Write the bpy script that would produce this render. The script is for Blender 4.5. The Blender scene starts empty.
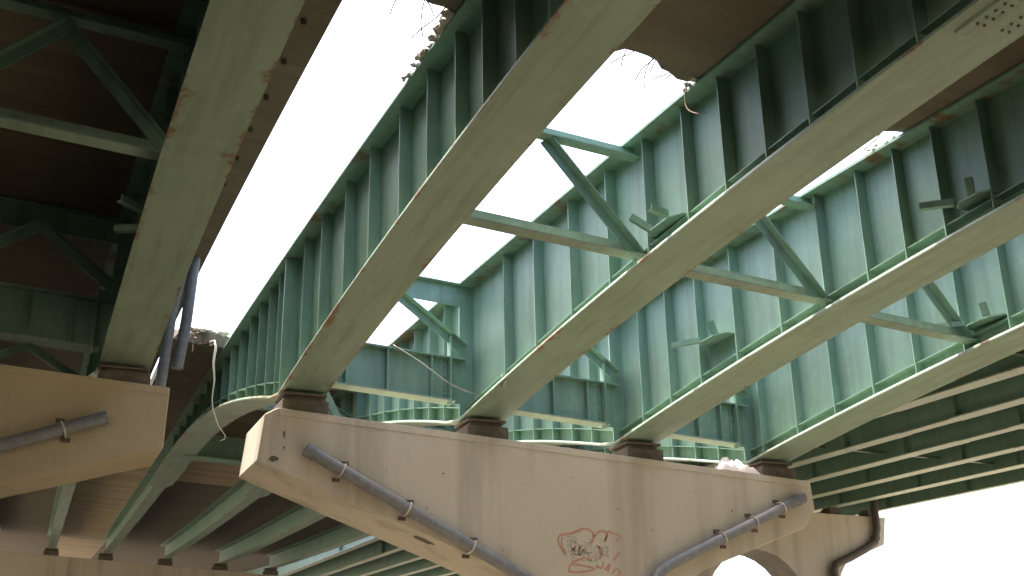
import bpy, math, random
from mathutils import Vector, noise
random.seed(7)
C = bpy.context.scene.collection
SC = bpy.context.scene
R = math.radians

# ------------------------------------------------------------------ camera, sky, sun, exposure
CAMZ = 1.6
cam = bpy.data.cameras.new('camera'); camo = bpy.data.objects.new('camera', cam); C.objects.link(camo)
cam.sensor_width = 36.0; cam.lens = 36.0 * 1154.4 / 1024.0
cam.clip_start = 0.05; cam.clip_end = 3000
yaw, pitch, roll = R(23.623), R(20.245), R(-1.035)
fw = Vector((math.sin(yaw) * math.cos(pitch), math.cos(yaw) * math.cos(pitch), math.sin(pitch)))
rt = Vector((math.cos(yaw), -math.sin(yaw), 0)); up = rt.cross(fw)
rt2 = math.cos(roll) * rt + math.sin(roll) * up; up2 = -math.sin(roll) * rt + math.cos(roll) * up
from mathutils import Matrix
mm = Matrix((rt2, up2, -fw)).transposed().to_4x4(); mm.translation = Vector((0, 0, CAMZ))
camo.matrix_world = mm
SC.camera = camo

SUN_DIR = Vector((-0.12, 0.30, 1.0)).normalized()          # towards the sun
W = bpy.data.worlds.new('World'); SC.world = W; W.use_nodes = True
nt = W.node_tree; nt.nodes.clear()
sky = nt.nodes.new('ShaderNodeTexSky'); sky.sky_type = 'NISHITA'; sky.sun_disc = False
sky.sun_elevation = math.asin(SUN_DIR.z); sky.sun_rotation = math.atan2(SUN_DIR.x, SUN_DIR.y)
sky.dust_density = 6.0; sky.air_density = 0.8; sky.ozone_density = 0.6
bg = nt.nodes.new('ShaderNodeBackground'); bg.inputs['Strength'].default_value = 0.15
wo = nt.nodes.new('ShaderNodeOutputWorld')
nt.links.new(sky.outputs[0], bg.inputs[0]); nt.links.new(bg.outputs[0], wo.inputs[0])
sun = bpy.data.lights.new('sun', 'SUN'); sun.energy = 3.4; sun.angle = R(0.53); sun.color = (1.0, 0.95, 0.86)
suno = bpy.data.objects.new('sun', sun); C.objects.link(suno); suno.location = (0, 0, 40)
suno.rotation_euler = SUN_DIR.to_track_quat('Z', 'Y').to_euler()
SC.view_settings.view_transform = 'Standard'; SC.view_settings.look = 'None'
SC.view_settings.gamma = 1.0; SC.view_settings.use_curve_mapping = False
SC.view_settings.exposure = 2.62
try:
    SC.cycles.max_bounces = 10; SC.cycles.diffuse_bounces = 7
except Exception:
    pass

# ------------------------------------------------------------------ materials
def new_mat(name):
    m = bpy.data.materials.new(name); m.use_nodes = True
    return m, m.node_tree, m.node_tree.nodes['Principled BSDF']
def N(t, typ, **kw):
    n = t.nodes.new(typ)
    for k, v in kw.items(): setattr(n, k, v)
    return n
def pos_scaled(t, sx, sy, sz):
    g = N(t, 'ShaderNodeNewGeometry'); m = N(t, 'ShaderNodeMapping')
    m.inputs['Scale'].default_value = (sx, sy, sz); t.links.new(g.outputs['Position'], m.inputs['Vector'])
    return m.outputs[0]
def nz(t, vec, scale, detail=4, rough=.55):
    n = N(t, 'ShaderNodeTexNoise'); n.inputs['Scale'].default_value = scale
    n.inputs['Detail'].default_value = detail; n.inputs['Roughness'].default_value = rough
    t.links.new(vec, n.inputs['Vector']); return n.outputs['Fac']
def ramp(t, fac, a, b, ca=(0, 0, 0, 1), cb=(1, 1, 1, 1)):
    r = N(t, 'ShaderNodeValToRGB'); e = r.color_ramp.elements
    e[0].position = a; e[0].color = ca; e[1].position = b; e[1].color = cb
    t.links.new(fac, r.inputs[0]); return r.outputs[0]
def mix(t, fac, a, b):
    m = N(t, 'ShaderNodeMix', data_type='RGBA')
    if isinstance(fac, float): m.inputs[0].default_value = fac
    else: t.links.new(fac, m.inputs[0])
    for s, v in ((6, a), (7, b)):
        if isinstance(v, tuple): m.inputs[s].default_value = v if len(v) == 4 else v + (1,)
        else: t.links.new(v, m.inputs[s])
    return m.outputs[2]
def math_n(t, op, a, b):
    m = N(t, 'ShaderNodeMath', operation=op)
    for i, v in enumerate((a, b)):
        if isinstance(v, (int, float)): m.inputs[i].default_value = v
        else: t.links.new(v, m.inputs[i])
    return m.outputs[0]
def bump(t, b, fac, strength, dist=.02):
    n = N(t, 'ShaderNodeBump'); n.inputs['Strength'].default_value = strength; n.inputs['Distance'].default_value = dist
    t.links.new(fac, n.inputs['Height']); t.links.new(n.outputs[0], b.inputs['Normal'])

def paint(name, base, pale, dirt, rust_bias=0.0, streak=.5, axis=(5, 7, .5)):
    """green bridge paint: chalking, runs down the plate, grime, rust from bare edges ('edge' attribute)"""
    m, t, b = new_mat(name)
    big = nz(t, pos_scaled(t, .8, .8, .8), 1.0, 5, .6)
    run = nz(t, pos_scaled(t, *axis), 1.0, 5, .65)
    patch = nz(t, pos_scaled(t, 1, 1, 1), 4.5, 6, .7)
    fine = nz(t, pos_scaled(t, 1, 1, 1), 38, 3)
    c = mix(t, ramp(t, big, .35, .7), base, pale)
    c = mix(t, math_n(t, 'MULTIPLY', ramp(t, patch, .52, .72), .45), c, tuple(min(1, x * 1.18 + .02) for x in pale))
    c = mix(t, math_n(t, 'MULTIPLY', ramp(t, run, .46, .74), streak), c, dirt)
    c = mix(t, math_n(t, 'MULTIPLY', ramp(t, fine, .5, .9), .25), c, dirt)
    at = N(t, 'ShaderNodeAttribute', attribute_name='edge')
    rn = nz(t, pos_scaled(t, 1, 1, 1), 2.3, 9, .7)
    rn2 = nz(t, pos_scaled(t, 1, 1, 1), .55, 3)
    v = math_n(t, 'ADD', math_n(t, 'ADD', rn, math_n(t, 'MULTIPLY', at.outputs['Fac'], .215)), math_n(t, 'MULTIPLY', math_n(t, 'SUBTRACT', rn2, .5), .45))
    v = math_n(t, 'ADD', v, rust_bias)
    rc = mix(t, ramp(t, fine, .4, .6), (.12, .07, .035), (.20, .125, .065))
    c = mix(t, ramp(t, v, .69, .77), c, rc)
    t.links.new(c, b.inputs['Base Color']); b.inputs['Roughness'].default_value = .55
    wav = nz(t, pos_scaled(t, 1, 1, 1), .9, 2)
    b1 = N(t, 'ShaderNodeBump'); b1.inputs['Strength'].default_value = .35; b1.inputs['Distance'].default_value = .05; t.links.new(wav, b1.inputs['Height'])
    bump(t, b, mix(t, .35, fine, rn), .15, .01)
    t.links.new(b1.outputs[0], b.inputs['Normal'].links[0].from_node.inputs['Normal'])
    return m
def concrete(name, c1, c2, stain, streak=.6, sscale=(2.2, 2.2, .18), board=0.0):
    m, t, b = new_mat(name)
    big = nz(t, pos_scaled(t, .6, .6, .6), 1.0, 6, .62)
    st = nz(t, pos_scaled(t, *sscale), 1.0, 5, .6)
    fine = nz(t, pos_scaled(t, 1, 1, 1), 30, 5, .65)
    pit = nz(t, pos_scaled(t, 1, 1, 1), 9, 2)
    c = mix(t, ramp(t, big, .3, .72), c1, c2)
    c = mix(t, math_n(t, 'MULTIPLY', ramp(t, st, .5, .72), streak), c, stain)
    c = mix(t, math_n(t, 'MULTIPLY', ramp(t, fine, .45, .85), .35), c, stain)
    c = mix(t, math_n(t, 'MULTIPLY', ramp(t, pit, .73, .78), .7), c, tuple(x * .45 for x in stain))
    if board:
        bn = nz(t, pos_scaled(t, .25, 5.0, 1), 1.0, 3)
        c = mix(t, math_n(t, 'MULTIPLY', ramp(t, bn, .42, .62), board), c, stain)
    t.links.new(c, b.inputs['Base Color']); b.inputs['Roughness'].default_value = .9
    bump(t, b, fine, .35, .012)
    return m
def plain(name, c1, c2, rough=.6, metal=0.0, scale=12.0):
    m, t, b = new_mat(name)
    f = nz(t, pos_scaled(t, 1, 1, 1), scale, 5)
    t.links.new(mix(t, ramp(t, f, .3, .7), c1, c2), b.inputs['Base Color'])
    b.inputs['Roughness'].default_value = rough; b.inputs['Metallic'].default_value = metal
    bump(t, b, f, .15, .01)
    return m

M = {
 'paint': paint('green_paint', (.15, .255, .19), (.19, .30, .23), (.11, .155, .112), -.08, .7),
 'flange': paint('green_flange_paint', (.19, .265, .195), (.23, .30, .23), (.14, .17, .118), -.08, .75, (8, .45, 8)),
 'rusty': paint('green_rusty_paint', (.19, .26, .19), (.23, .295, .225), (.14, .165, .112), -.03, .75, (8, .45, 8)),
 'dullgreen': paint('dull_green_paint', (.15, .26, .19), (.19, .305, .23), (.12, .17, .12), -.07, .5),
 'pier': concrete('pier_concrete', (.43, .37, .285), (.49, .43, .345), (.26, .215, .16), .7, (2.0, 2.0, .12)),
 'stained': concrete('stained_concrete', (.34, .27, .17), (.42, .345, .23), (.18, .135, .08), .8, (2.0, 2.0, .12)),
 'litflange': paint('painted_light_flange', (.31, .36, .26), (.37, .42, .32), (.24, .26, .18), -.06, .4),  # light bouncing up onto the neighbouring bridge's flanges is put into this paler colour
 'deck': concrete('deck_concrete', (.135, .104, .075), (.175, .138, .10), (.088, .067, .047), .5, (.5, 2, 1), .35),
 'litdeck': concrete('painted_light_deck', (.50, .38, .25), (.58, .45, .31), (.28, .20, .125), .6, (.35, 3.5, 1), .6),  # deck concrete with the light on its underside painted into the colour
 'broken': concrete('broken_concrete', (.42, .37, .30), (.5, .45, .38), (.26, .22, .17), .4),
 'bearing': plain('bearing_steel', (.075, .058, .043), (.12, .096, .07), .85),
 'pipe': plain('galvanised_pipe', (.13, .13, .135), (.19, .19, .195), .55, .0),
 'strap': plain('strap_steel', (.42, .36, .30), (.55, .5, .44), .5, .3),
 'rust': plain('rebar_rust', (.16, .09, .05), (.24, .15, .09), .85),
 'rope': plain('rope_fibre', (.66, .60, .42), (.78, .72, .55), .9, 0, 40),
 'wire': plain('cable_sheath', (.22, .23, .19), (.30, .30, .26), .6),
 'cloth': plain('plastic_sheet', (.40, .345, .31), (.5, .44, .40), .6, 0, 5),
 'red': plain('red_spray_paint', (.40, .16, .115), (.43, .23, .165), .7, 0, 30),
 'grey': plain('grey_spray_paint', (.32, .265, .22), (.37, .31, .26), .7, 0, 30),
 'dark': plain('dark_scar', (.08, .06, .045), (.12, .09, .07), .9),
 'white': plain('white_pole_paint', (.75, .75, .75), (.8, .8, .8), .4),
}
def ground_mat():
    m, t, b = new_mat('dry_earth_gravel')
    a = nz(t, pos_scaled(t, .15, .15, .15), 1.0, 8, .65); f = nz(t, pos_scaled(t, 1, 1, 1), 14, 6, .7)
    c = mix(t, ramp(t, a, .35, .65), (.20, .172, .118), (.235, .205, .145))
    c = mix(t, math_n(t, 'MULTIPLY', ramp(t, f, .45, .8), .4), c, (.12, .098, .065))
    t.links.new(c, b.inputs['Base Color']); b.inputs['Roughness'].default_value = .95
    bump(t, b, f, .5, .05)
    return m
M['ground'] = ground_mat()

# ------------------------------------------------------------------ mesh helpers
class MB:
    def __init__(s): s.v = []; s.f = []; s.e = []
    def add(s, vs, fs, es=None):
        o = len(s.v); s.v += [tuple(v) for v in vs]; s.f += [tuple(i + o for i in f) for f in fs]
        s.e += es if es else [0.0] * len(vs)
        return s
    def loops(s, secs, es=None, cap=True, closed=True):
        n = len(secs[0]); o = len(s.v)
        for sec in secs:
            s.v += [tuple(v) for v in sec]; s.e += es if es else [0.0] * n
        for i in range(len(secs) - 1):
            for j in range(n if closed else n - 1):
                a = o + i * n + j; b = o + i * n + (j + 1) % n
                s.f.append((a, b, b + n, a + n))
        if cap:
            s.f.append(tuple(o + j for j in reversed(range(n))))
            k = o + (len(secs) - 1) * n; s.f.append(tuple(k + j for j in range(n)))
        return s
    def box(s, c, d):                                   # centre, full size
        x, y, z = c; a, b, h = d[0] / 2, d[1] / 2, d[2] / 2
        s.loops([[(x - a, y - b, k), (x + a, y - b, k), (x + a, y + b, k), (x - a, y + b, k)] for k in (z - h, z + h)])
        return s
    def bar(s, p, q, w, h, upv=(0, 0, 1)):              # rectangular bar along p->q
        p, q = Vector(p), Vector(q); t = (q - p).normalized(); u = Vector(upv); sd = t.cross(u).normalized(); u = sd.cross(t)
        s.loops([[k + sd * (w / 2 * a) + u * (h / 2 * b) for a, b in ((-1, -1), (1, -1), (1, 1), (-1, 1))] for k in (p, q)])
        return s
    def angle(s, p, q, leg, th, upv=(0, 0, 1), flip=1):  # L section
        p, q = Vector(p), Vector(q); t = (q - p).normalized(); u = Vector(upv); sd = t.cross(u).normalized() * flip; u = (sd.cross(t)) * flip
        prof = [(0, 0), (leg, 0), (leg, th), (th, th), (th, leg), (0, leg)]
        s.loops([[k + sd * a + u * b for a, b in prof] for k in (p, q)])
        return s
    def tube(s, pts, r, n=10, cap=True):
        pts = [Vector(p) for p in pts]; secs = []; ref = None
        for i, p in enumerate(pts):
            t = (pts[min(i + 1, len(pts) - 1)] - pts[max(i - 1, 0)]).normalized()
            if ref is None: ref = t.cross(Vector((0.31, .8, .52))).normalized()
            a = (ref - t * ref.dot(t)).normalized(); ref = a; b = t.cross(a)
            rr = r[i] if isinstance(r, (list, tuple)) else r
            secs.append([p + (a * math.cos(k * 2 * math.pi / n) + b * math.sin(k * 2 * math.pi / n)) * rr for k in range(n)])
        s.loops(secs, cap=cap); return s
    def build(s, name, mat, parent=None, smooth=False, bevel=0):
        me = bpy.data.meshes.new(name); me.from_pydata(s.v, [], s.f); me.update()
        if any(s.e):
            at = me.attributes.new('edge', 'FLOAT', 'POINT'); at.data.foreach_set('value', s.e)
        import bmesh
        bm = bmesh.new(); bm.from_mesh(me); bmesh.ops.recalc_face_normals(bm, faces=bm.faces); bm.to_mesh(me); bm.free()
        o = bpy.data.objects.new(name, me); C.objects.link(o)
        me.materials.append(M[mat] if isinstance(mat, str) else mat)
        if smooth:
            me.polygons.foreach_set('use_smooth', [True] * len(me.polygons))
        if bevel:
            b = o.modifiers.new('bevel', 'BEVEL'); b.width = bevel; b.segments = 2; b.limit_method = 'ANGLE'; b.angle_limit = R(40)
        if parent:
            o.parent = parent; o.matrix_parent_inverse = parent.matrix_world.inverted()
        return o
def tag(o, label, cat, group=None, kind=None):
    o['label'] = label; o['category'] = cat
    if group: o['group'] = group
    if kind: o['kind'] = kind
    return o
def thing(name, loc, label, cat, group=None):
    o = bpy.data.objects.new(name, None); C.objects.link(o); o.location = loc; o.empty_display_size = .2
    o.matrix_world = Matrix.Translation(loc)
    return tag(o, label, cat, group)
def structure(o): o['kind'] = 'structure'; return o

# ------------------------------------------------------------------ ground
g = MB(); S = 1200
g.add([(-S, -S, 0), (S, -S, 0), (S, S, 0), (-S, S, 0)], [(0, 1, 2, 3)])
structure(g.build('ground', 'ground'))

# ------------------------------------------------------------------ main bridge axis (curved in plan, cross-fall to the right)
YP = 15.135; ZT = 6.0 + CAMZ; SX = -0.0578; GY = 0.0209; KC = 0.00112
WB, WT = 0.313, 0.25
def cx(Y):
    if Y <= 25: return KC * (Y - YP) ** 2
    return KC * (25 - YP) ** 2 + 2 * KC * (25 - YP) * (Y - 25)
def zt(X, Y):
    e = .0005 * (Y - 20) ** 2 if Y > 20 else 0
    return ZT + SX * (X - 7) + GY * (Y - YP) + e
def dep(Y):
    if Y <= YP:
        t = max(0, 1 - (YP - Y) / 16.19); return 1.06 + 1.109 * t * t
    t = max(0, 1 - (Y - YP) / 12.5); return .64 + 1.529 * t * t
def Pm(X, Y, dz=0.0, off=0.0):                          # X: girder line, off: offset across it
    return Vector((X + off + cx(Y), Y, zt(X, Y) + dz + SX * off * 0))
def frange(a, b, st):
    n = max(1, int(round((b - a) / st))); return [a + (b - a) * i / n for i in range(n + 1)]

XA, XB, XC, XD, XE = 1.115, 3.411, 6.001, 8.503, 10.857
XA2, XA3 = -1.30, -3.70

def girder(X, label, stiffs, Y0=-10, Y1=56, bottom='flange', bear=True, ls=True, right=False, group='plate girders side by side'):
    root = thing('plate_girder', Pm(X, YP, -dep(YP)), label, 'girder', group)
    ys = frange(Y0, Y1, .5)
    def rect(Y, x0, x1, za, zb):
        b = zt(X, Y); c = X + cx(Y)
        return [(c + x0, Y, b + za), (c + x1, Y, b + za), (c + x1, Y, b + zb), (c + x0, Y, b + zb)]
    MB().loops([rect(Y, -.011, .011, -dep(Y) + .044, -.028) for Y in ys]).build('web', 'paint', root)
    MB().loops([rect(Y, -WT, WT, -.03, .002) for Y in ys], [1, 1, .6, .6]).build('top_flange', 'paint', root)
    # bottom flange: five strips across so the 'edge' attribute fades inwards
    mb = MB(); XS = [-WB, -WB + .06, -.1, .1, WB - .06, WB]; ev = [1, .55, 0, 0, .55, 1]
    secs = []
    for Y in ys:
        c = X + cx(Y); zb = zt(X, Y) - dep(Y); kw = 1.0 if Y < 32.6 else .55
        xs = [q * kw for q in XS]; WB_ = WB * kw
        secs.append([(c + x, Y, zb) for x in xs] + [(c + WB_, Y, zb + .016)] + [(c + x * (1 if abs(x) < WB_ * .99 else .965), Y, zb + .042) for x in reversed(xs)] + [(c - WB_, Y, zb + .016)])
    mb.loops(secs, ev + [1] + ev[::-1] + [1]).build('bottom_flange', bottom, root)
    for Y in stiffs:
        bear_here = abs(Y - 15.2) < .25
        w = .22 if bear_here else .15; th = .03 if bear_here else .016
        for sd in ((-1, 1) if (bear_here or right) else (-1,)):
            b = zt(X, Y); c = X + cx(Y); z0 = b - dep(Y) + .043; z1 = b - .031; cl = .03
            pr = [(.012, z0 + cl), (.012 + cl, z0), (w, z0), (w, z1), (.012 + cl, z1), (.012, z1 - cl)]
            MB().loops([[(c + sd * x, Y + k * th / 2, z) for x, z in pr] for k in (-1, 1)], [0, 0, .5, .5, 0, 0]).build('stiffener', 'paint', root)
    if ls:
        st = sorted(stiffs)
        for a, b in zip(st, st[1:]):
            if b > 30: break
            if b > 15.3 and a < 15: continue
            secs = []
            for Y in (a + .012, b - .012):
                c = X + cx(Y); z = zt(X, Y) - dep(Y) + .25
                secs.append([(c - .012, Y, z), (c - .135, Y, z), (c - .135, Y, z + .012), (c - .012, Y, z + .012)])
            MB().loops(secs).build('longitudinal_stiffener', 'paint', root)
    return root

far_st = [16.05, 16.75, 17.5, 18.3, 19.2, 20.1, 21.0, 22.0, 23.0, 24.0, 25.0, 26.2, 27.4, 28.6]
near_st = [6.2, 5.6, 5.0, 4.4, 3.8, 3.1, 2.4, 1.6, .8]
gA = girder(XA, 'green steel edge girder under the covered roadway, rust along its right flange edge', [15.2, 14.2, 13.2, 12.2, 11.2, 10.1, 9.2, 8.3, 7.4, 6.5, 5.6, 4.7, 3.8] + far_st, Y0=-14, bottom='rusty')
gA2 = girder(XA2, 'green steel girder second in under the covered roadway', [15.2, 12.6, 10.1, 7.5, 5, 2.5], Y0=-14, ls=False)
gA3 = girder(XA3, 'green steel girder third in under the covered roadway', [15.2, 12.6, 10.1, 7.5, 5, 2.5], Y0=-14, ls=False)
gB = girder(XB, 'green steel girder bordering the long open gap, rubble on its top flange', [15.35, 14.5, 13.57, 12.45, 11.45, 10.4, 9.55, 8.79, 8.14, 7.45, 6.83] + near_st + far_st, Y0=-10, bottom='rusty')
gC = girder(XC, 'green steel girder with a bolted splice plate under its bottom flange', [15.2, 13.68, 12.68, 11.65, 10.69, 9.83, 9.03, 8.36, 7.71, 7.08, 6.46, 5.77, 5.1, 4.4, 3.7] + far_st, Y0=-10)
gD = girder(XD, 'green steel girder with cut brace stubs at two places along its web', [15.2, 14.4, 13.6, 12.8, 11.93, 10.97, 10.11, 9.37, 8.76, 8.18, 7.54, 6.9, 6.25, 5.6, 5] + far_st, Y0=-10)
gE = girder(XE, 'green steel girder over the tip of the graffitied pier, beside the crumpled sheet', [15.2, 14.8, 13.9, 13.0, 12.16, 11.31, 10.44, 9.69, 8.95, 8.2, 7.5, 6.8, 6.1, 5.4] + far_st, Y0=-10)

# splice plate with bolt heads under girder C
def splice(root, X, Ya, Yb):
    mb = MB(); secs = []
    for Y in frange(Ya, Yb, .25):
        c = X + cx(Y); z = zt(X, Y) - dep(Y)
        secs.append([(c - .20, Y, z - .024), (c + .20, Y, z - .024), (c + .20, Y, z - .001), (c - .20, Y, z - .001)])
    pl = mb.loops(secs, [1, 1, 0, 0]).build('splice_plate', 'flange', root)
    bm_ = MB()
    for i in range(int((Yb - Ya) / .085) - 1):
        Y = Ya + .06 + i * .085
        for x in (-.15, -.085, .085, .15):
            c = X + cx(Y) + x; z = zt(X, Y) - dep(Y) - .024
            secs = []
            for k, r in ((.0, .0125), (-.012, .0115)):
                secs.append([(c + r * math.cos(a * math.pi / 3), Y + r * math.sin(a * math.pi / 3), z + k) for a in range(6)])
            bm_.loops(secs)
    o = bm_.build('bolt_heads', 'bearing', pl); o['kind'] = 'stuff'
splice(gC, XC, 4.2, 5.36)

# cut lateral-brace gussets on the webs
def gusset(root, X, Ya, Yb, above, stubs):
    Ym = (Ya + Yb) / 2; z = zt(X, Ym) - dep(Ym) + above; c = X + cx(Ym)
    pl = MB().loops([[(c - .012, Ya, k), (c - .16, Ya, k), (c - .25, Ya + .25 * (Yb - Ya), k), (c - .25, Ya + .75 * (Yb - Ya), k), (c - .16, Yb, k), (c - .012, Yb, k)] for k in (z, z + .014)]).build('lateral_gusset', 'paint', root)
    for (x, y, dx, dy, dz) in stubs:
        p = Vector((c - x, Ya + y * (Yb - Ya), z + .016)); MB().angle(p + Vector((.06, 0, 0)), p + Vector((dx * .8 + .06, dy * .8, dz * .85)), .07, .012).build('brace_stub', 'paint', pl)
gusset(gD, XD, 12.12, 12.75, .62, [(.3, .8, -.30, .42, 0), (.25, .3, -.10, -.02, .22)])
gusset(gD, XD, 7.5, 7.98, .33, [(.3, .9, -.28, .30, .02), (.28, .35, -.03, -.02, .22)])
gusset(gC, XC, 9.1, 9.78, .30, [(.3, .8, -.22, .12, .18), (.3, .2, -.3, -.1, .0)])
gusset(gE, XE, 9.75, 10.38, .34, [(.3, .85, -.38, .40, 0), (.25, .3, -.08, -.02, .22)])
gusset(gA, XA, 11.25, 12.1, .36, [(.3, .8, -.3, .15, .0), (.3, .2, -.3, -.25, .0)])

# ------------------------------------------------------------------ cross frames and pier diaphragms
def cross_frame(Xl, Xr, Y, label, group, bottom=True, tz=-.08, bz=.19, low=None, pair=False):
    yl = Y; root = thing('cross_frame', Pm((Xl + Xr) / 2, Y, -1), label, 'cross frame', group)
    zl, zr = zt(Xl, Y), zt(Xr, Y); c = cx(Y)
    L = lambda z: Vector((Xl + .10 + c, Y, zl + z)); Rr = lambda z: Vector((Xr - .10 + c, Y, zr + z))
    d = dep(Y)
    MB().angle(L(tz - .12), Rr(tz - .12), .16, .016, flip=1).build('top_strut', 'paint', root)
    mid = (L(tz - .10) + Rr(tz - .10)) / 2 + Vector((0, -.02, 0))
    b = (-d + bz) if low is None else low
    if bottom:
        MB().angle(L(-d + bz) + Vector((0, -.015, 0)), Rr(-d + bz) + Vector((0, -.015, 0)), .185, .016, flip=1).build('bottom_strut', 'flange', root)
    if not pair: mid = mid + Vector((.12, 0, 0))
    for e in ((L(b + .06), Rr(b + .06)) if pair else (Rr(b + .06),)):
        e = e + Vector((0, -.04 if e.x > mid.x else -.062, 0)); MB().angle(mid + Vector((0, 0 if e.x > mid.x else -.022, 0)), e, .115, .014, upv=(0, -1, 0), flip=1 if e.x > mid.x else -1).build('diagonal', 'paint', root)
    return root
GX = 'cross frames between the girders'
cross_frame(XB, XC, 10.1, 'angle iron cross frame against open sky, beside the rubble-topped girder', GX)
cross_frame(XC, XD, 10.24, 'angle iron cross frame between the spliced girder and the stub-marked girder', GX)
cross_frame(XD, XE, 10.45, 'angle iron cross frame joining the outermost girder of the stripped bridge', GX)
cross_frame(XA2, XA, 10.1, 'angle iron cross frame in the dark under the covered roadway', GX, pair=True)
for (a, b, n) in ((XA3, XA2, 'innermost under the covered roadway'),):
    cross_frame(a, b, 10.1, 'angle iron cross frame ' + n, GX, pair=True)
cross_frame(XB, XC, 4.2, 'angle iron cross frame under the deck slab, beside the rubble-topped girder', GX)
cross_frame(XC, XD, 4.4, 'angle iron cross frame under the deck slab, beside the spliced girder', GX)
cross_frame(XA2, XA, 4.0, 'angle iron cross frame far out from the pier under the covered roadway', GX, pair=True)
cross_frame(XA2, XA, 21.5, 'angle iron cross frame behind the pier under the covered roadway', GX, pair=True)
cross_frame(XB, XC, 21.5, 'angle iron cross frame behind the graffitied pier, beside the rubble-topped girder', GX)
cross_frame(XC, XD, 21.7, 'angle iron cross frame behind the graffitied pier, beside the spliced girder', GX)
cross_frame(XD, XE, 21.9, 'angle iron cross frame behind the graffitied pier at the outermost girder', GX)

def diaphragm(Xl, Xr, Y, label):
    root = thing('diaphragm_beam', Pm((Xl + Xr) / 2, Y, -1.9), label, 'diaphragm beam', 'diaphragm beams on the pier line')
    zl, zr = zt(Xl, Y), zt(Xr, Y); c = cx(Y); top, bot = -1.20, -1.86
    def sec(x0, x1, ya, yb, za, zb):                    # sloping slab between the girders
        f = lambda x: zl + (zr - zl) * (x - Xl) / (Xr - Xl)
        return MB().loops([[(x + c, Y + y, f(x) + z) for y, z in ((ya, za), (yb, za), (yb, zb), (ya, zb))] for x in (x0, x1)], [.4] * 4)
    sec(Xl + .25, Xr - .25, -.008, .008, bot + .02, top - .02).build('web', 'paint', root)
    sec(Xl + .24, Xr - .15, -.13, .13, top - .022, top).build('top_flange', 'paint', root)
    sec(Xl + .24, Xr - .32, -.13, .13, bot, bot + .022).build('bottom_flange', 'flange', root)
    for x in (Xl + .65, Xl + 1.25, Xr - .68):
        sec(x - .008, x + .008, -.12, -.009, bot + .023, top - .023).build('stiffener', 'paint', root)
    for x in (Xr - .40, Xl + .40):
        an = sec(x - .009, x + .009, -.16, -.009, bot - .06, top + .30).build('connection_angle', 'paint', root)
        f = lambda q: zl + (zr - zl) * (q - Xl) / (Xr - Xl)
        bm_ = MB()
        for i in range(9):
            for dx in (-.055, .055):
                bm_.box((x + dx + c, Y - .018, f(x) + bot + .05 + i * .07), (.032, .018, .032))
        o = bm_.build('bolt_heads', 'paint', an); o['kind'] = 'stuff'
        sec(x + (.012 if x > Xl + 1 else -.2), x + (.2 if x > Xl + 1 else -.012), -.006, .006, bot + .0, top + .16).build('gusset_plate', 'paint', root)
    # upper strut and V braces of the pier-line frame
    f = lambda x: zl + (zr - zl) * (x - Xl) / (Xr - Xl)
    sec(Xl + .012, Xr - .012, -.01, .01, -.36, -.04).build('upper_strut', 'paint', root)
    sec(Xl + .25, Xr - .25, -.10, .0095, -.045, -.03).build('upper_strut_flange', 'paint', root)
    m = (Xl + Xr) / 2
    for xe in (Xl + .2, Xr - .14):
        sg = 1 if xe > m else -1; yy = Y - .03 - (.02 if sg > 0 else 0)
        p = Vector((m + c + sg * .03, yy, f(m) - .26)); q = Vector((xe + c, yy, f(xe) - 1.0))
        MB().angle(p, q, .13, .014, upv=(0, -1, 0), flip=1 if xe > m else -1).build('diagonal', 'paint', root)
    return root
diaphragm(XB, XC, 15.2, 'green diaphragm beam on the pier line with a slack cable, beside the rubble-topped girder')
diaphragm(XC, XD, 15.2, 'green diaphragm beam on the pier line between the spliced and the stub-marked girder')
diaphragm(XD, XE, 15.2, 'green diaphragm beam on the pier line behind the crumpled sheet')
diaphragm(XA2, XA, 15.2, 'green diaphragm beam in the dark under the covered roadway')

# ------------------------------------------------------------------ deck slabs
def slab(name, parent, X0, X1, Y0, Y1, mat, z0=.0, z1=.23, rag0=False, rag1=False, dx=.12, dy=1.0, amp=.16, seed=0):
    nx = max(2, int((X1 - X0) / dx)); ys = frange(Y0, Y1, dy)
    if rag0: ys[1:1] = [Y0 + .15, Y0 + .35]
    if rag1: ys[-1:-1] = [Y1 - .35, Y1 - .15]
    v = []; f = []
    def off(x, k): return amp * (noise.noise((x * 1.7, k * 9.1 + seed, 3)) * 1.2 + noise.noise((x * 6.0, k * 5.1 + seed, 8)) * .7 + noise.noise((x * 17.0, k + seed, 1)) * .3)
    for lay in (0, 1):
        for j, Y in enumerate(ys):
            for i in range(nx + 1):
                x = X0 + (X1 - X0) * i / nx; y = Y; z = z0 if lay == 0 else z1
                last = (rag1 and j == len(ys) - 1) or (rag0 and j == 0)
                if last:
                    y += off(x, lay * .25)
                    if lay == 0: z += .02 + .05 * max(0, noise.noise((x * 5, 2, seed + 4)))
                v.append(Pm(x, y, z))
    n = nx + 1; m = len(ys); B = n * m
    for j in range(m - 1):
        for i in range(nx):
            a = j * n + i
            f.append((a, a + 1, a + n + 1, a + n)); f.append((B + a, B + a + n, B + a + n + 1, B + a + 1))
    for j in range(m - 1):
        a = j * n; f.append((a, a + n, B + a + n, B + a)); a = j * n + nx; f.append((a, B + a, B + a + n, a + n))
    for i in range(nx):
        a = i; f.append((a, B + a, B + a + 1, a + 1)); a = (m - 1) * n + i; f.append((a, a + 1, B + a + 1, B + a))
    mb = MB(); mb.add(v, f)
    return mb.build(name, mat, parent)
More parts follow.
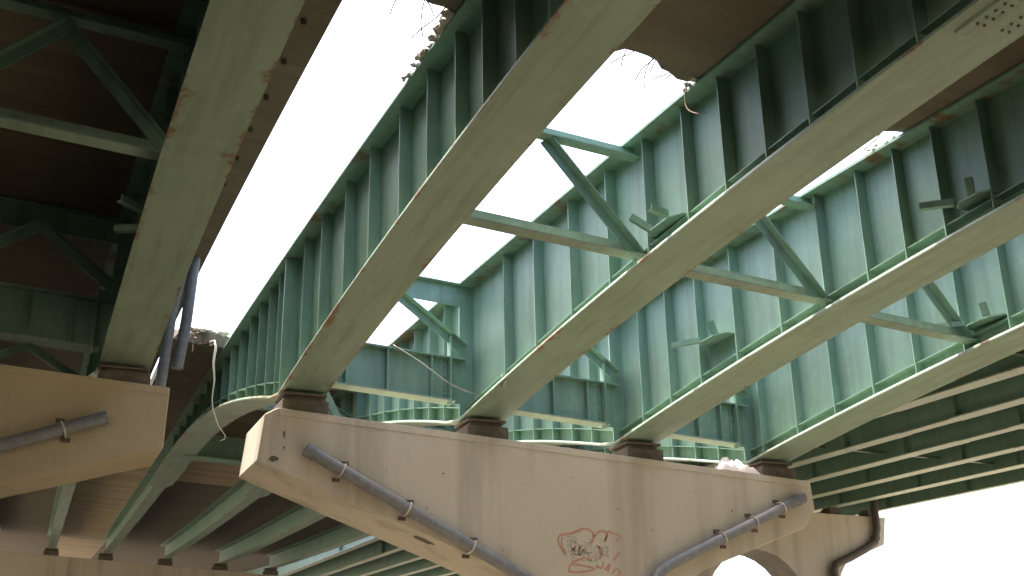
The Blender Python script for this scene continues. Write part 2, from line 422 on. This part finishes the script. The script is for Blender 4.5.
def rebars(parent, X0, X1, Y, dirn, n, seed):
    rnd = random.Random(seed)
    for i in range(n):
        x = X0 + (X1 - X0) * (i + rnd.uniform(.1, .9)) / n; L = rnd.uniform(.12, .5)
        p = Pm(x, Y - dirn * .15, .06 + rnd.uniform(0, .1)); pts = [p]
        d = Vector((rnd.uniform(-.7, .7), dirn, rnd.uniform(-.25, .1))).normalized()
        for k in range(4):
            d = (d + Vector((rnd.uniform(-.3, .3), 0, rnd.uniform(-.45, .2)))).normalized(); pts.append(pts[-1] + d * (L + .15) / 4)
        MB().tube(pts, .0065, 5).build('rebar', 'rust', parent)

dk = thing('bridge_deck', Pm(7, 4, 0), 'brown concrete deck slab ending in a ragged broken edge above the four girders', 'deck')
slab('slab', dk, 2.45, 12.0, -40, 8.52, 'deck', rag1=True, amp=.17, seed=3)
rebars(dk, 2.6, 11.9, 8.5, 1, 70, 5)
dk2 = thing('bridge_deck', Pm(7, 24, 0), 'deck slab behind the graffitied pier, stripped back with torn reinforcement', 'deck')
slab('slab', dk2, XB + .0, 12.0, 20.5, 31.4, 'deck', rag0=True, seed=9)
slab('edge_slab', dk2, 2.28, XB - .002, 20.5, 31.4, 'deck', rag0=True, seed=9)
slab('lit_strip_slab', dk2, XB + .0, 12.0, 31.404, 35.5, 'litdeck', dx=.5)  # strip of deck underside that catches light, painted brighter
slab('lit_edge_slab', dk2, 1.2, XB - .002, 31.404, 110, 'litdeck', z0=-.012, dx=.5)  # edge panel whose brighter lighting is carried by the slab colour
slab('far_slab', dk2, XB + .0, 12.0, 35.504, 110, 'deck', dx=.5)
rebars(dk2, 2.35, 3.2, 20.5, -1, 12, 8)
dk3 = thing('bridge_deck', Pm(-4, 12, 0), 'dark unbroken deck slab of the covered roadway above the rusty edge girder', 'deck')
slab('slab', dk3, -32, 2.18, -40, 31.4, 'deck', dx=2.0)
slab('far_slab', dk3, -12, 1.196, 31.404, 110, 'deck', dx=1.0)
for (a, b, w) in ((-40, 31.4, 2.16), (31.404, 110, 1.18)):
    MB().loops([[Pm(w, Y, z, o) for o, z in ((-.36, .232), (-.02, .232), (-.08, 1.05), (-.26, 1.05))] for Y in frange(a, b, 2.0)]).build('parapet', 'pier', dk3) if a < 0 else None
# little form brackets left along the underside of the overhang
for i in range(12):
    Y = 6.9 + i * .8
    p = Pm(1.94, Y, -.03); MB().box(p, (.05, .03, .07)).build('form_clip', 'bearing', dk3)

# cross beam under the far span
cbt = thing('cross_beam', Pm(7, 28, -.9), 'green cross beam under the deck behind the graffitied pier', 'cross beam')
secw = []
MB().loops([[(x + cx(28), 28 + y, zt(x, 28) + z) for y, z in ((-.01, -.62), (.01, -.62), (.01, -.02), (-.01, -.02))] for x in (XB + .02, XC - .02, XC + .02, XE - .02)]).build('web', 'dullgreen', cbt)
MB().loops([[(x + cx(28), 28 + y, zt(x, 28) + z) for y, z in ((-.3, -.66), (.12, -.66), (.12, -.622), (-.3, -.622))] for x in (XB + .02, XE - .02)]).build('bottom_flange', 'dullgreen', cbt)

# ------------------------------------------------------------------ rubble
def chunk(c, r, seed, mb):
    vs = []; fs = []; n, m = 6, 4
    for j in range(m + 1):
        th = math.pi * j / m
        for i in range(n):
            ph = 2 * math.pi * i / n; d = Vector((math.sin(th) * math.cos(ph), math.sin(th) * math.sin(ph), math.cos(th) * .75))
            vs.append(Vector(c) + d * r * (.75 + .5 * noise.noise(d * 2.3 + Vector((seed, seed * .7, 0)))))
    for j in range(m):
        for i in range(n): fs.append((j * n + i, j * n + (i + 1) % n, (j + 1) * n + (i + 1) % n, (j + 1) * n + i))
    mb.add(vs, fs)
rnd = random.Random(11)
mb = MB()
for i in range(110):
    Y = 8.6 + rnd.random() ** 1.3 * 1.35; r = rnd.uniform(.02, .085) * (1.2 - (Y - 8.6) / 1.9)
    p = Pm(XB, Y, .0, -.25 + rnd.uniform(-.035, .10)); chunk(p + Vector((0, 0, r * .4)), r, i * 1.3, mb)
o = mb.build('concrete_rubble', 'broken'); tag(o, 'crumbs of broken concrete along the girder top flange edge by the broken deck', 'rubble', kind='stuff')
mb = MB()
for i in range(34):
    x = rnd.uniform(2.3, 3.25); r = rnd.uniform(.05, .13)
    p = Pm(x, 20.55 + rnd.uniform(-.12, .5), .24); chunk(p + Vector((0, 0, r * .3)), r, i * 2.1, mb)
o = mb.build('concrete_rubble', 'broken'); tag(o, 'grey rubble heaped on the deck edge at the far end of the gap', 'rubble', kind='stuff')
mb = MB()
for i in range(14):
    p = Pm(XC, 8.5 + rnd.uniform(0, .35), .0, -.25 + rnd.uniform(-.04, .08)); r = rnd.uniform(.02, .05); chunk(p + Vector((0, 0, r * .5)), r, i * 2.9, mb)
for i in range(16):
    p = Pm(XD, 8.6 + rnd.uniform(0, .5), .0, -.25 + rnd.uniform(-.04, .08)); r = rnd.uniform(.02, .05); chunk(p + Vector((0, 0, r * .5)), r, i * 3.9, mb)
o = mb.build('concrete_rubble', 'broken'); tag(o, 'small crumbs on the inner girders where the slab stops', 'rubble', kind='stuff')

# ------------------------------------------------------------------ piers
def pier(name, label, poly, Y0, Y1, col, mat='pier', lip=None):
    """poly: (x, z) outline of the cap; col: (x0, x1, z_top)"""
    ctr = ((col[0] + col[1]) / 2, (Y0 + Y1) / 2, 0)
    root = thing(name, ctr, label, 'pier')
    mb = MB(); secs = [[(x, Y, z) for x, z in poly] for Y in (Y0, Y1)]
    cap = mb.loops(secs).build('cap', mat, root, bevel=.018)
    mb = MB(); x0, x1, zt_ = col; ch = .12; a, b = Y0 + .05, Y1 - .05
    pr = [(x0 + ch, a), (x1 - ch, a), (x1, a + ch), (x1, b - ch), (x1 - ch, b), (x0 + ch, b), (x0, b - ch), (x0, a + ch)]
    mb.loops([[(x, y, z) for x, y in pr] for z in (-.3, zt_)]).build('column', mat, root, bevel=.012)
    if lip:
        (xa, za), (xb, zb) = lip
        MB().loops([[(x, Y0 - .010, z - .10), (x, Y0 + .03, z - .10), (x, Y0 + .03, z - .004), (x, Y0 - .010, z - .004)] for x, z in ((xa, za), (xb, zb))]).build('cap_lip', mat, cap, bevel=.004)
    return root, cap
Zc = CAMZ
ctop = lambda X: 3.78 - .0557 * (X - 2.8) + Zc
poly = [(2.79, 3.055 + Zc), (5.6, 2.02 + Zc), (5.95, 1.88 + Zc), (6.2, 1.74 + Zc), (6.4, 1.55 + Zc), (6.5, 1.3 + Zc), (6.52, 1.0 + Zc),
        (8.7, 1.0 + Zc), (8.72, 1.3 + Zc), (8.82, 1.55 + Zc), (9.02, 1.74 + Zc), (9.3, 1.90 + Zc), (11.16, 2.58 + Zc), (11.38, 2.88 + Zc), (11.34, ctop(11.34)),
        (3.02, ctop(3.02)), (2.86, ctop(2.86) - .10)]
PY0, PY1 = 14.535, 15.735
p1, cap1 = pier('hammerhead_pier', 'tan concrete hammerhead pier with red graffiti and two sloping drain pipes', poly, PY0, PY1, (6.6, 8.62, 1.12 + Zc), lip=((3.04, ctop(3.04)), (11.32, ctop(11.32))))
# spalled scars on the cap
def scar(x, z, w, h, seed, parent, Y):
    mb = MB(); n = 11
    ring = [(x + w * math.cos(2 * math.pi * k / n) * (.7 + .6 * noise.noise((k * 1.9, seed, 0))), z + h * math.sin(2 * math.pi * k / n) * (.7 + .6 * noise.noise((k * 2.3, seed, 5)))) for k in range(n)]
    mb.loops([[(a, Y - .004, b) for a, b in ring], [(a, Y + .004, b) for a, b in ring]]).build('spall', 'dark', parent)
for (x, z, w, h, s) in ((3.0, 3.10, .10, .05, 1), (3.12, 3.42, .02, .06, 2), (3.13, 3.25, .012, .03, 3), (9.86, 2.78, .02, .02, 4), (5.3, 3.05, .02, .015, 5)):
    scar(x, z + Zc, w, h, s, cap1, PY0)

mb = MB(); n_ = 13; ring = []
for k in range(n_):
    a = 2 * math.pi * k / n_; x = 5.12 + .22 * math.cos(a) * (.7 + .6 * noise.noise((k * 1.7, 3, 0))); y = 14.82 + .12 * math.sin(a) * (.7 + .6 * noise.noise((k * 2.1, 5, 0)))
    ring.append((x, y, 3.055 - .3683 * (x - 2.79) + Zc))
mb.loops([[(x, y, z - .005) for x, y, z in ring], [(x, y, z + .01) for x, y, z in ring]]).build('spall', 'dark', cap1)
polyL = [(1.64, 3.14 + Zc), (1.66, 3.915 + Zc), (-11, 4.63 + Zc), (-11, 3.9 + Zc), (-6.4, 1.5 + Zc), (-6.3, 1.0 + Zc), (-4.0, 1.0 + Zc), (-3.9, 1.5 + Zc)]
p2, cap2 = pier('hammerhead_pier', 'brown stained concrete hammerhead pier under the covered roadway', polyL, 14.55, 15.7, (-6.2, -4.1, 1.1 + Zc), mat='stained', lip=((-6, 3.91 + Zc + .0565 * 7.66), (1.65, 3.912 + Zc)))
YF = 56.0
zf = lambda x: zt(x, YF) - .64 - .28
polyF = [(-6, zf(-6) - .75), (-2.6, zf(0) - 1.9), (-.8, zf(0) - 1.9), (2.0, zf(3) - .95), (2.6, zf(3) - .95), (5.4, zf(6) - 1.9), (7.2, zf(6) - 1.9), (13.4, zf(13) - .75), (13.4, zf(13.4)), (-6, zf(-6))]
p3, cap3 = pier('far_pier', 'shaded concrete pier at the far end of the span behind', polyF, YF - .6, YF + .6, (5.5, 7.1, zf(6) - 1.8))
MB().box((-1.7, YF, (zf(0) - 1.8) / 2), (1.6, 1.0, zf(0) - 1.8)).build('column', 'pier', p3)

# bearings
def bearing(X, Ztop, Zbot, Y, label, w=.56):
    r = thing('bearing', (X, Y, Zbot), label, 'bearing', 'bearings between cap and girder')
    h = Ztop - Zbot
    MB().box((X, Y, Zbot + h * .32), (w + .06, .62, h * .64)).build('pedestal', 'bearing', r, bevel=.015)
    MB().box((X, Y, Zbot + h * .64 + h * .11), (w - .10, .46, h * .22)).build('bearing_pad', 'dark', r, bevel=.01)
    MB().box((X, Y, Ztop - h * .07), (w + .02, .56, h * .13)).build('sole_plate', 'bearing', r, bevel=.006)
for X, lab in ((XB, 'dark bearing block under the rubble-topped girder'), (XC, 'dark bearing block under the spliced girder'), (XD, 'dark bearing block under the stub-marked girder'), (XE, 'dark bearing block beside the crumpled sheet')):
    bearing(X, zt(X, YP) - dep(YP) - .001, ctop(X) + .002, 14.95, lab)
zl_ = lambda x: 3.915 + Zc - (x - 1.66) * .0565
for X, lab in ((XA, 'dark bearing block under the rusty edge girder'), (XA2, 'dark bearing block under the second girder of the covered roadway'), (XA3, 'dark bearing block under the third girder of the covered roadway')):
    bearing(X, zt(X, YP) - dep(YP) - .001, zl_(X) + .002, 14.95, lab)
for X, lab in ((XA, 'far bearing under the rusty edge girder'), (XB, 'far bearing under the rubble-topped girder'), (XC, 'far bearing under the spliced girder'), (XD, 'far bearing under the stub-marked girder'), (XE, 'far bearing under the outermost girder')):
    bearing(X + cx(55.7), zt(X, 55.7) - .64 - .001, zf(X + cx(55.7)) + .002, 55.7, lab)

# ------------------------------------------------------------------ pipes
def pipe(name, label, pts, r, straps, n=14, Y=None, collars=()):
    root = thing(name, pts[-1], label, 'pipe', 'drain pipes')
    P = [Vector(pts[0])]
    for i in range(1, len(pts) - 1):                    # rounded corners
        a, b, c = Vector(pts[i - 1]), Vector(pts[i]), Vector(pts[i + 1]); d1 = (a - b).normalized(); d2 = (c - b).normalized(); q = min(.22, (a - b).length * .4, (c - b).length * .4)
        for k in range(6):
            t = k / 5; P.append((b + d1 * q) * (1 - t) ** 2 + b * 2 * t * (1 - t) + (b + d2 * q) * t * t)
    P.append(Vector(pts[-1]))
    MB().tube(P, r, n).build('pipe_run', 'pipe', root, smooth=False)
    t = (Vector(pts[1]) - Vector(pts[0]))
    for u in collars:
        c = Vector(pts[0]) + t * u; d = t.normalized() * .07; MB().tube([c - d, c + d], r * 1.13, n).build('collar', 'pipe', root)
    for u in straps:
        c = Vector(pts[0]) + t * u; ax = t.normalized(); wall = Vector((0, 1, 0)); s = ax.cross(wall).normalized()
        arc = [c + s * (r + .012) + wall * (r + .05)] + [c + (s * math.cos(a) - wall * math.sin(a)) * (r + .008) for a in [math.pi * k / 8 for k in range(9)]] + [c - s * (r + .012) + wall * (r + .05)]
        MB().tube(arc, .014, 6).build('strap', 'strap', root)
        for sg in (1, -1):
            MB().box(c + s * sg * (r + .045) + wall * (r + .02), (.10, .03, .05)).build('anchor', 'dark', root)
    return root
pipe('drain_pipe', 'long grey drain pipe sloping across the graffitied pier below the rubble-topped girder', [(3.45, 14.435, 3.2 + Zc), (6.72, 14.435, 1.55 + Zc), (6.95, 14.435, 0.9 + Zc), (6.95, 14.435, -.05)], .08, (.13, .405, .68), collars=(.0,))
pipe('drain_pipe', 'grey drain pipe with collared upper end by the pier tip below the outermost girder', [(11.12, 14.44, 3.03 + Zc), (8.5, 14.435, 1.86 + Zc), (8.1, 14.435, 1.2 + Zc), (8.1, 14.435, -.05)], .075, (.16, .36, .58), collars=(.03,))
pipe('drain_pipe', 'dark drain pipe strapped along the brown stained pier', [(.94, 14.44, 3.45 + Zc), (-4.6, 14.44, 1.36 + Zc), (-4.8, 14.44, .6 + Zc), (-4.8, 14.44, -.05)], .08, (.086, .45))
def downspout(label, pts, r):
    root = thing('downspout', pts[-1], label, 'pipe', 'downspouts at the deck edge')
    MB().tube(pts, r, 14).build('pipe_run', 'pipe', root, smooth=False)
    b = Vector(pts[-1]); MB().tube([b + Vector((0, 0, .06)), b + Vector((0, 0, .0))], r * 1.06, 14, cap=False).build('rim', 'pipe', root)
downspout('grey downspout dropping behind the end of the brown stained pier cap', [(1.90, 16, 6.36 + Zc), (1.75, 16, 5.3 + Zc), (1.69, 16, 4.3 + Zc), (1.68, 16, 3.5 + Zc)], .075)
downspout('grey downspout cut off in mid air beside the covered roadway', [(2.02, 16.05, 6.36 + Zc), (1.97, 16.05, 5.3 + Zc), (1.90, 16.05, 4.6 + Zc)], .08)

# ------------------------------------------------------------------ graffiti (spray paint on the pier face)
def strokes(name, mat, lines, w, parent):
    u0, v0, u1, v1 = 557.0, 528.0, 621.0, 576.0
    def P(u, v): return (6.97 + (u - u0) / (u1 - u0) * 1.0, 2.40 + Zc - (v - v0) / (v1 - v0) * .655 + (u - u0) / 64 * .035)
    for ln in lines:
        mb = MB()
        pts = [Vector(P(*q) + (0,)) for q in ln]; sm = []
        for i in range(len(pts) - 1):                    # Catmull-Rom
            p0, p1_, p2_, p3_ = pts[max(i - 1, 0)], pts[i], pts[i + 1], pts[min(i + 2, len(pts) - 1)]
            for k in range(5):
                t = k / 5; sm.append(.5 * ((2 * p1_) + (p2_ - p0) * t + (2 * p0 - 5 * p1_ + 4 * p2_ - p3_) * t * t + (3 * p1_ - p0 - 3 * p2_ + p3_) * t ** 3))
        sm.append(pts[-1]); secs = []
        for i, q in enumerate(sm):
            t = (sm[min(i + 1, len(sm) - 1)] - sm[max(i - 1, 0)]).normalized(); nn = Vector((-t.y, t.x, 0)) * w * (.8 + .5 * noise.noise((q.x * 9, q.y * 9, 2)))
            a, b = q + nn, q - nn; secs.append([(a.x, PY0 - .003, a.y), (b.x, PY0 - .003, b.y), (b.x, PY0 + .002, b.y), (a.x, PY0 + .002, a.y)])
        mb.loops(secs).build(name, mat, parent)
red = [[(565, 556), (559, 545), (558, 538), (561, 535), (567, 534), (572, 533), (577, 531), (581, 529), (588, 529), (592, 532), (593, 537), (591, 543)],
       [(593, 537), (598, 532), (604, 531), (606, 535), (604, 541)], [(604, 541), (607, 535), (608, 531), (613, 533), (620, 536), (616, 541)],
       [(562, 538), (561, 545), (564, 552)], [(619, 552), (616, 556), (612, 560)],
       [(568, 567), (568, 571), (575, 572), (586, 571), (593, 569), (588, 567), (578, 565), (570, 564), (568, 567)],
       [(570, 562), (577, 560), (583, 558), (588, 560)], [(594, 566), (600, 568), (602, 562)], [(603, 570), (608, 564), (606, 572)], [(609, 574), (615, 569), (618, 572), (614, 579)],
       [(596, 545), (600, 551), (598, 558)], [(572, 550), (575, 546)]]
gry = []; rg = random.Random(21)
for (u, v, du, dv, n) in ((573, 546, 7, 9, 9), (584, 546, 6, 7, 7), (588, 557, 7, 4, 6), (600, 553, 7, 6, 7), (577, 555, 6, 4, 4)):
    for k in range(n):
        a = rg.uniform(0, 6.28); q = (u + rg.uniform(-.5, .5) * du, v + rg.uniform(-.5, .5) * dv); ln = [q]
        for m_ in range(rg.randint(4, 8)):
            a += rg.uniform(-1.6, 1.6); q = (min(max(q[0] + math.cos(a) * rg.uniform(1.5, 4), u - du), u + du), min(max(q[1] + math.sin(a) * rg.uniform(1.5, 4), v - dv), v + dv)); ln.append(q)
        gry.append(ln)
strokes('graffiti_stroke', 'red', red, .0155, cap1)
strokes('graffiti_stroke', 'grey', gry, .0065, cap1)

# ------------------------------------------------------------------ loose things
rope = [(2.90, 20.1, 6.30), (2.97, 20.05, 6.32), (3.0, 20.02, 6.2), (2.98, 20.0, 5.9), (3.02, 20.0, 5.6), (3.0, 20.0, 5.25), (3.03, 20.0, 5.05), (3.14, 20.0, 4.78), (3.27, 19.98, 4.6), (3.26, 19.96, 4.54), (3.18, 19.95, 4.5)]
o = MB().tube([(x, y, z + Zc) for x, y, z in rope], [.014, .016, .024, .022, .015, .010, .010, .010, .009, .009, .006], 7).build('hanging_rope', 'rope', smooth=True)
tag(o, 'pale frayed rope hanging down from the rubble at the end of the gap', 'rope')
def cable(label, pts, r=.009, mat='wire', name='loose_cable'):
    P = [Vector(p) for p in pts]; sm = []
    for i in range(len(P) - 1):
        p0, a, b, p3_ = P[max(i - 1, 0)], P[i], P[i + 1], P[min(i + 2, len(P) - 1)]
        for k in range(5):
            t = k / 5; sm.append(.5 * ((2 * a) + (b - p0) * t + (2 * p0 - 5 * a + 4 * b - p3_) * t * t + (3 * a - p0 - 3 * b + p3_) * t ** 3))
    sm.append(P[-1]); o = MB().tube(sm, r, 6).build(name, mat, smooth=True); tag(o, label, 'cable')
cable('slack pale cable drooping across the diaphragm beam', [(4.72, 15.05, 4.95 + Zc), (5.1, 14.98, 4.72 + Zc), (5.5, 14.96, 4.46 + Zc), (5.85, 14.97, 4.34 + Zc), (6.0, 15.0, 4.33 + Zc)], .012)
cable('thin wire dangling from the top flange of the spliced girder', [tuple(Pm(XC, 8.7, .0, -.27)), tuple(Pm(XC, 8.72, -.12, -.29)), tuple(Pm(XC, 8.66, -.28, -.30)), tuple(Pm(XC, 8.5, -.40, -.28)), tuple(Pm(XC, 8.42, -.42, -.26))], .006, 'rust')
cable('bent wire dangling from the bottom flange of the stub-marked girder', [tuple(Pm(XD, 7.35, -dep(7.35), .30)), tuple(Pm(XD, 7.45, -dep(7.4) - .12, .36)), tuple(Pm(XD, 7.62, -dep(7.4) - .22, .42)), tuple(Pm(XD, 7.8, -dep(7.4) - .33, .45))], .012, 'rope')
cable('short curled wire at the pier end of the spliced girder', [tuple(Pm(XC, 13.6, -1.80, -.22)), tuple(Pm(XC, 13.6, -1.98, -.20)), tuple(Pm(XC, 13.45, -2.0, -.26)), tuple(Pm(XC, 13.3, -1.98, -.3))], .015)
# crumpled plastic sheet on the cap beside the outermost bearing
mb = MB(); n = 16; vs = []; fs = []
for j in range(n + 1):
    for i in range(n + 1):
        x, y = i / n, j / n; e = min(x, 1 - x, y, 1 - y) * 4
        z = min(1, e) * (.12 + .20 * abs(noise.noise((x * 4, y * 4, 7))) + .03 * noise.noise((x * 7, y * 7, 2)))
        vs.append((9.75 + x * .75 + .05 * noise.noise((y * 6, x * 6, 1)), 14.54 + y * .45, ctop(9.75 + x * .75) + .003 + max(0, z)))
for j in range(n):
    for i in range(n): a = j * (n + 1) + i; fs.append((a, a + 1, a + n + 2, a + n + 1))
mb.add(vs, fs); o = mb.build('crumpled_sheet', 'cloth', smooth=True); tag(o, 'crumpled pale plastic sheet lying on the graffitied pier cap', 'sheet')
# loose green plate leaning beside the first bearing
o = MB().bar((3.88, 14.75, ctop(3.88) + .02), (3.70, 14.78, ctop(3.7) + .36), .10, .02, (0, 1, 0)).build('loose_steel_strip', 'paint'); tag(o, 'short green steel strip leaning on the pier cap beside a bearing', 'steel strip')

# ------------------------------------------------------------------ neighbouring bridge on the right
FX0, FS, FG = 18.1, 2.0, .021
fz = lambda k, Y: 6.46 + Zc + FG * (Y - 27.8) - .015 * k
FD = 1.35
F_names = ['first girder of the neighbouring green bridge, beside the stripped bridge', 'next to first girder of the neighbouring green bridge', 'third girder in from the stripped bridge, of the neighbouring green bridge', 'fourth girder in from the stripped bridge, of the neighbouring green bridge', 'fifth girder of the neighbouring green bridge', 'third girder from the outer side of the neighbouring green bridge', 'girder next to the outer fascia girder of the neighbouring green bridge', 'outer fascia girder of the neighbouring green bridge against the white sky']
for k in range(-2, 6):
    X = FX0 + FS * k
    root = thing('plate_girder', (X, 32, fz(k, 32)), F_names[k + 2], 'girder', 'girders of the neighbouring bridge')
    ys = frange(-40, 110, 3.0)
    def rr(Y, a, b, za, zb): z = fz(k, Y); return [(X + a, Y, z + za), (X + b, Y, z + za), (X + b, Y, z + zb), (X + a, Y, z + zb)]
    MB().loops([rr(Y, -.01, .01, .03, FD - .02) for Y in ys]).build('web', 'dullgreen', root)
    MB().loops([rr(Y, -.18, .18, FD - .022, FD + .002) for Y in ys]).build('top_flange', 'dullgreen', root)
    # bottom flange with narrower, thinner lengths between the splices
    brk = 21.2 + .15 * k
    for a, b, w in ((-40, brk - 1.2, .20), (brk - 1.196, brk + .5, .155), (brk + .504, 36, .20), (36.004, 110, .18)):
        w *= 1.05 if k < 5 else .55
        MB().loops([rr(Y, -w, w, 0, .032) for Y in frange(a, b, 3.0)], [.5] * 4).build('bottom_flange', 'litflange', root)
    for Y in (12, 16, 20, 24, 28, 31.8, 36, 40, 46, 52):
        MB().loops([[(X - .012, Y + q, fz(k, Y) + .04), (X - .15, Y + q, fz(k, Y) + .04), (X - .15, Y + q, fz(k, Y) + FD - .03), (X - .012, Y + q, fz(k, Y) + FD - .03)] for q in (-.01, .01)]).build('stiffener', 'dullgreen', root)
bays = ['innermost bay', 'second bay', 'third bay', 'fourth bay', 'fifth bay', 'sixth bay', 'outermost bay']
for k in range(-2, 5):
    X = FX0 + FS * k
    for Y, wh in ((16.0, 'nearer the free span'), (25.0, 'nearer its pier')):
        r = thing('cross_frame', (X + FS / 2, Y, fz(k, Y)), 'light cross frame in the %s of the neighbouring bridge, %s' % (bays[k + 2], wh), 'cross frame', 'cross frames of the neighbouring bridge')
        MB().angle((X + .02, Y, fz(k, Y) + .22), (X + FS - .02, Y, fz(k + 1, Y) + .22), .09, .012).build('bottom_strut', 'flange', r)
        MB().angle((X + .02, Y - .1, fz(k, Y) + .30), (X + FS - .02, Y - .1, fz(k, Y) + FD - .15), .08, .012).build('diagonal', 'dullgreen', r)
fd = thing('bridge_deck', (23, 30, fz(0, 30) + FD), 'unbroken concrete deck of the neighbouring green bridge', 'deck')
MB().loops([[(x, Y, fz(2, Y) + z) for x, z in ((12.75, FD - .0), (29.0, FD - .0), (29.0, FD + .23), (12.75, FD + .23))] for Y in frange(-40, 110, 6)]).build('slab', 'deck', fd)
MB().loops([[(x, Y, fz(2, Y) + z) for x, z in ((28.72, FD + .232), (28.99, FD + .232), (28.93, FD + 1.0), (28.78, FD + 1.0))] for Y in frange(-40, 110, 6)]).build('parapet', 'pier', fd)
MB().loops([[(x, Y, fz(2, Y) + z) for x, z in ((12.77, FD + .232), (13.05, FD + .232), (12.98, FD + 1.0), (12.83, FD + 1.0))] for Y in frange(-40, 110, 6)]).build('parapet', 'pier', fd)
# its pier: portal with arched opening and bracket arms
rp = thing('portal_pier', (23, 32.6, 0), 'tan concrete portal pier with an arched opening under the neighbouring bridge', 'pier')
zc_t = lambda x: 6.22 + Zc - .012 * (x - 25)
arc = []
def arch_x(cx0, r, zs):
    return [(cx0 - r * math.cos(math.pi * k / 14), zs + r * math.sin(math.pi * k / 14)) for k in range(15)]
ar = arch_x(22.45, 2.0, 2.9 + Zc)
out = [(13.2, zc_t(13.2) - .95), (13.2, zc_t(13.2)), (28.02, zc_t(28.02)), (27.82, 5.25 + Zc), (26.55, 4.78 + Zc), (26.1, 4.55 + Zc), (25.85, 4.2 + Zc), (25.72, 3.7 + Zc), (25.72, -.3), (24.45, -.3)]
out += list(reversed(ar)) + [(20.45, -.3), (18.0, -.3), (18.0, 3.7 + Zc), (17.6, 4.5 + Zc)]
MB().loops([[(x, Y, z) for x, z in out] for Y in (32.0, 33.3)]).build('portal_frame', 'pier', rp, bevel=.02)
for k in range(-2, 6):
    X = FX0 + FS * k
    r = thing('bearing', (X, 32.5, zc_t(X)), 'dark bearing under the ' + F_names[k + 2].replace(', beside the stripped bridge', '').replace(' against the white sky', ''), 'bearing', 'bearings of the neighbouring bridge')
    h = fz(k, 32.5) - zc_t(X) - .004
    bx = min(X, 27.72)
    MB().box((bx, 32.5, zc_t(X) + .002 + h * .4), (.45, .5, h * .8)).build('pedestal', 'bearing', r)
    MB().box((bx, 32.5, zc_t(X) + .002 + h * .9), (.38, .4, h * .18)).build('bearing_pad', 'dark', r)
pr_ = thing('drain_pipe', (25.6, 31.8, 0), 'dark drain pipe following the bracket of the portal pier to its column', 'pipe')
pts = [(27.45, 31.84, 7.4 + Zc), (27.45, 31.84, 5.75 + Zc), (27.30, 31.84, 5.3 + Zc), (26.8, 31.84, 5.02 + Zc), (26.2, 31.84, 4.75 + Zc), (25.55, 31.84, 4.5 + Zc), (25.45, 31.84, 4.3 + Zc), (25.45, 31.84, -.05)]
MB().tube(pts, .13, 12).build('pipe_run', 'bearing', pr_, smooth=True)
MB().box((27.40, 31.92, 5.45 + Zc), (.36, .06, .12)).build('bracket', 'dark', pr_)

# slender poles beyond the bridges
for (x, z) in ((117.26, 16.7), (120.03, 17.5), (122.7, 17.7), (125.9, 18.5)):
    t = thing('flag_pole', (x, 120, 0), 'slender pale pole standing in the open beyond the bridges', 'pole', 'poles beyond the bridges')
    MB().tube([(x, 120, 0), (x, 120, z + Zc)], [.10, .05], 8).build('shaft', 'strap', t)
    MB().tube([(x, 120, z + Zc), (x, 120, z + Zc + .12)], [.08, .03], 8).build('finial', 'strap', t)
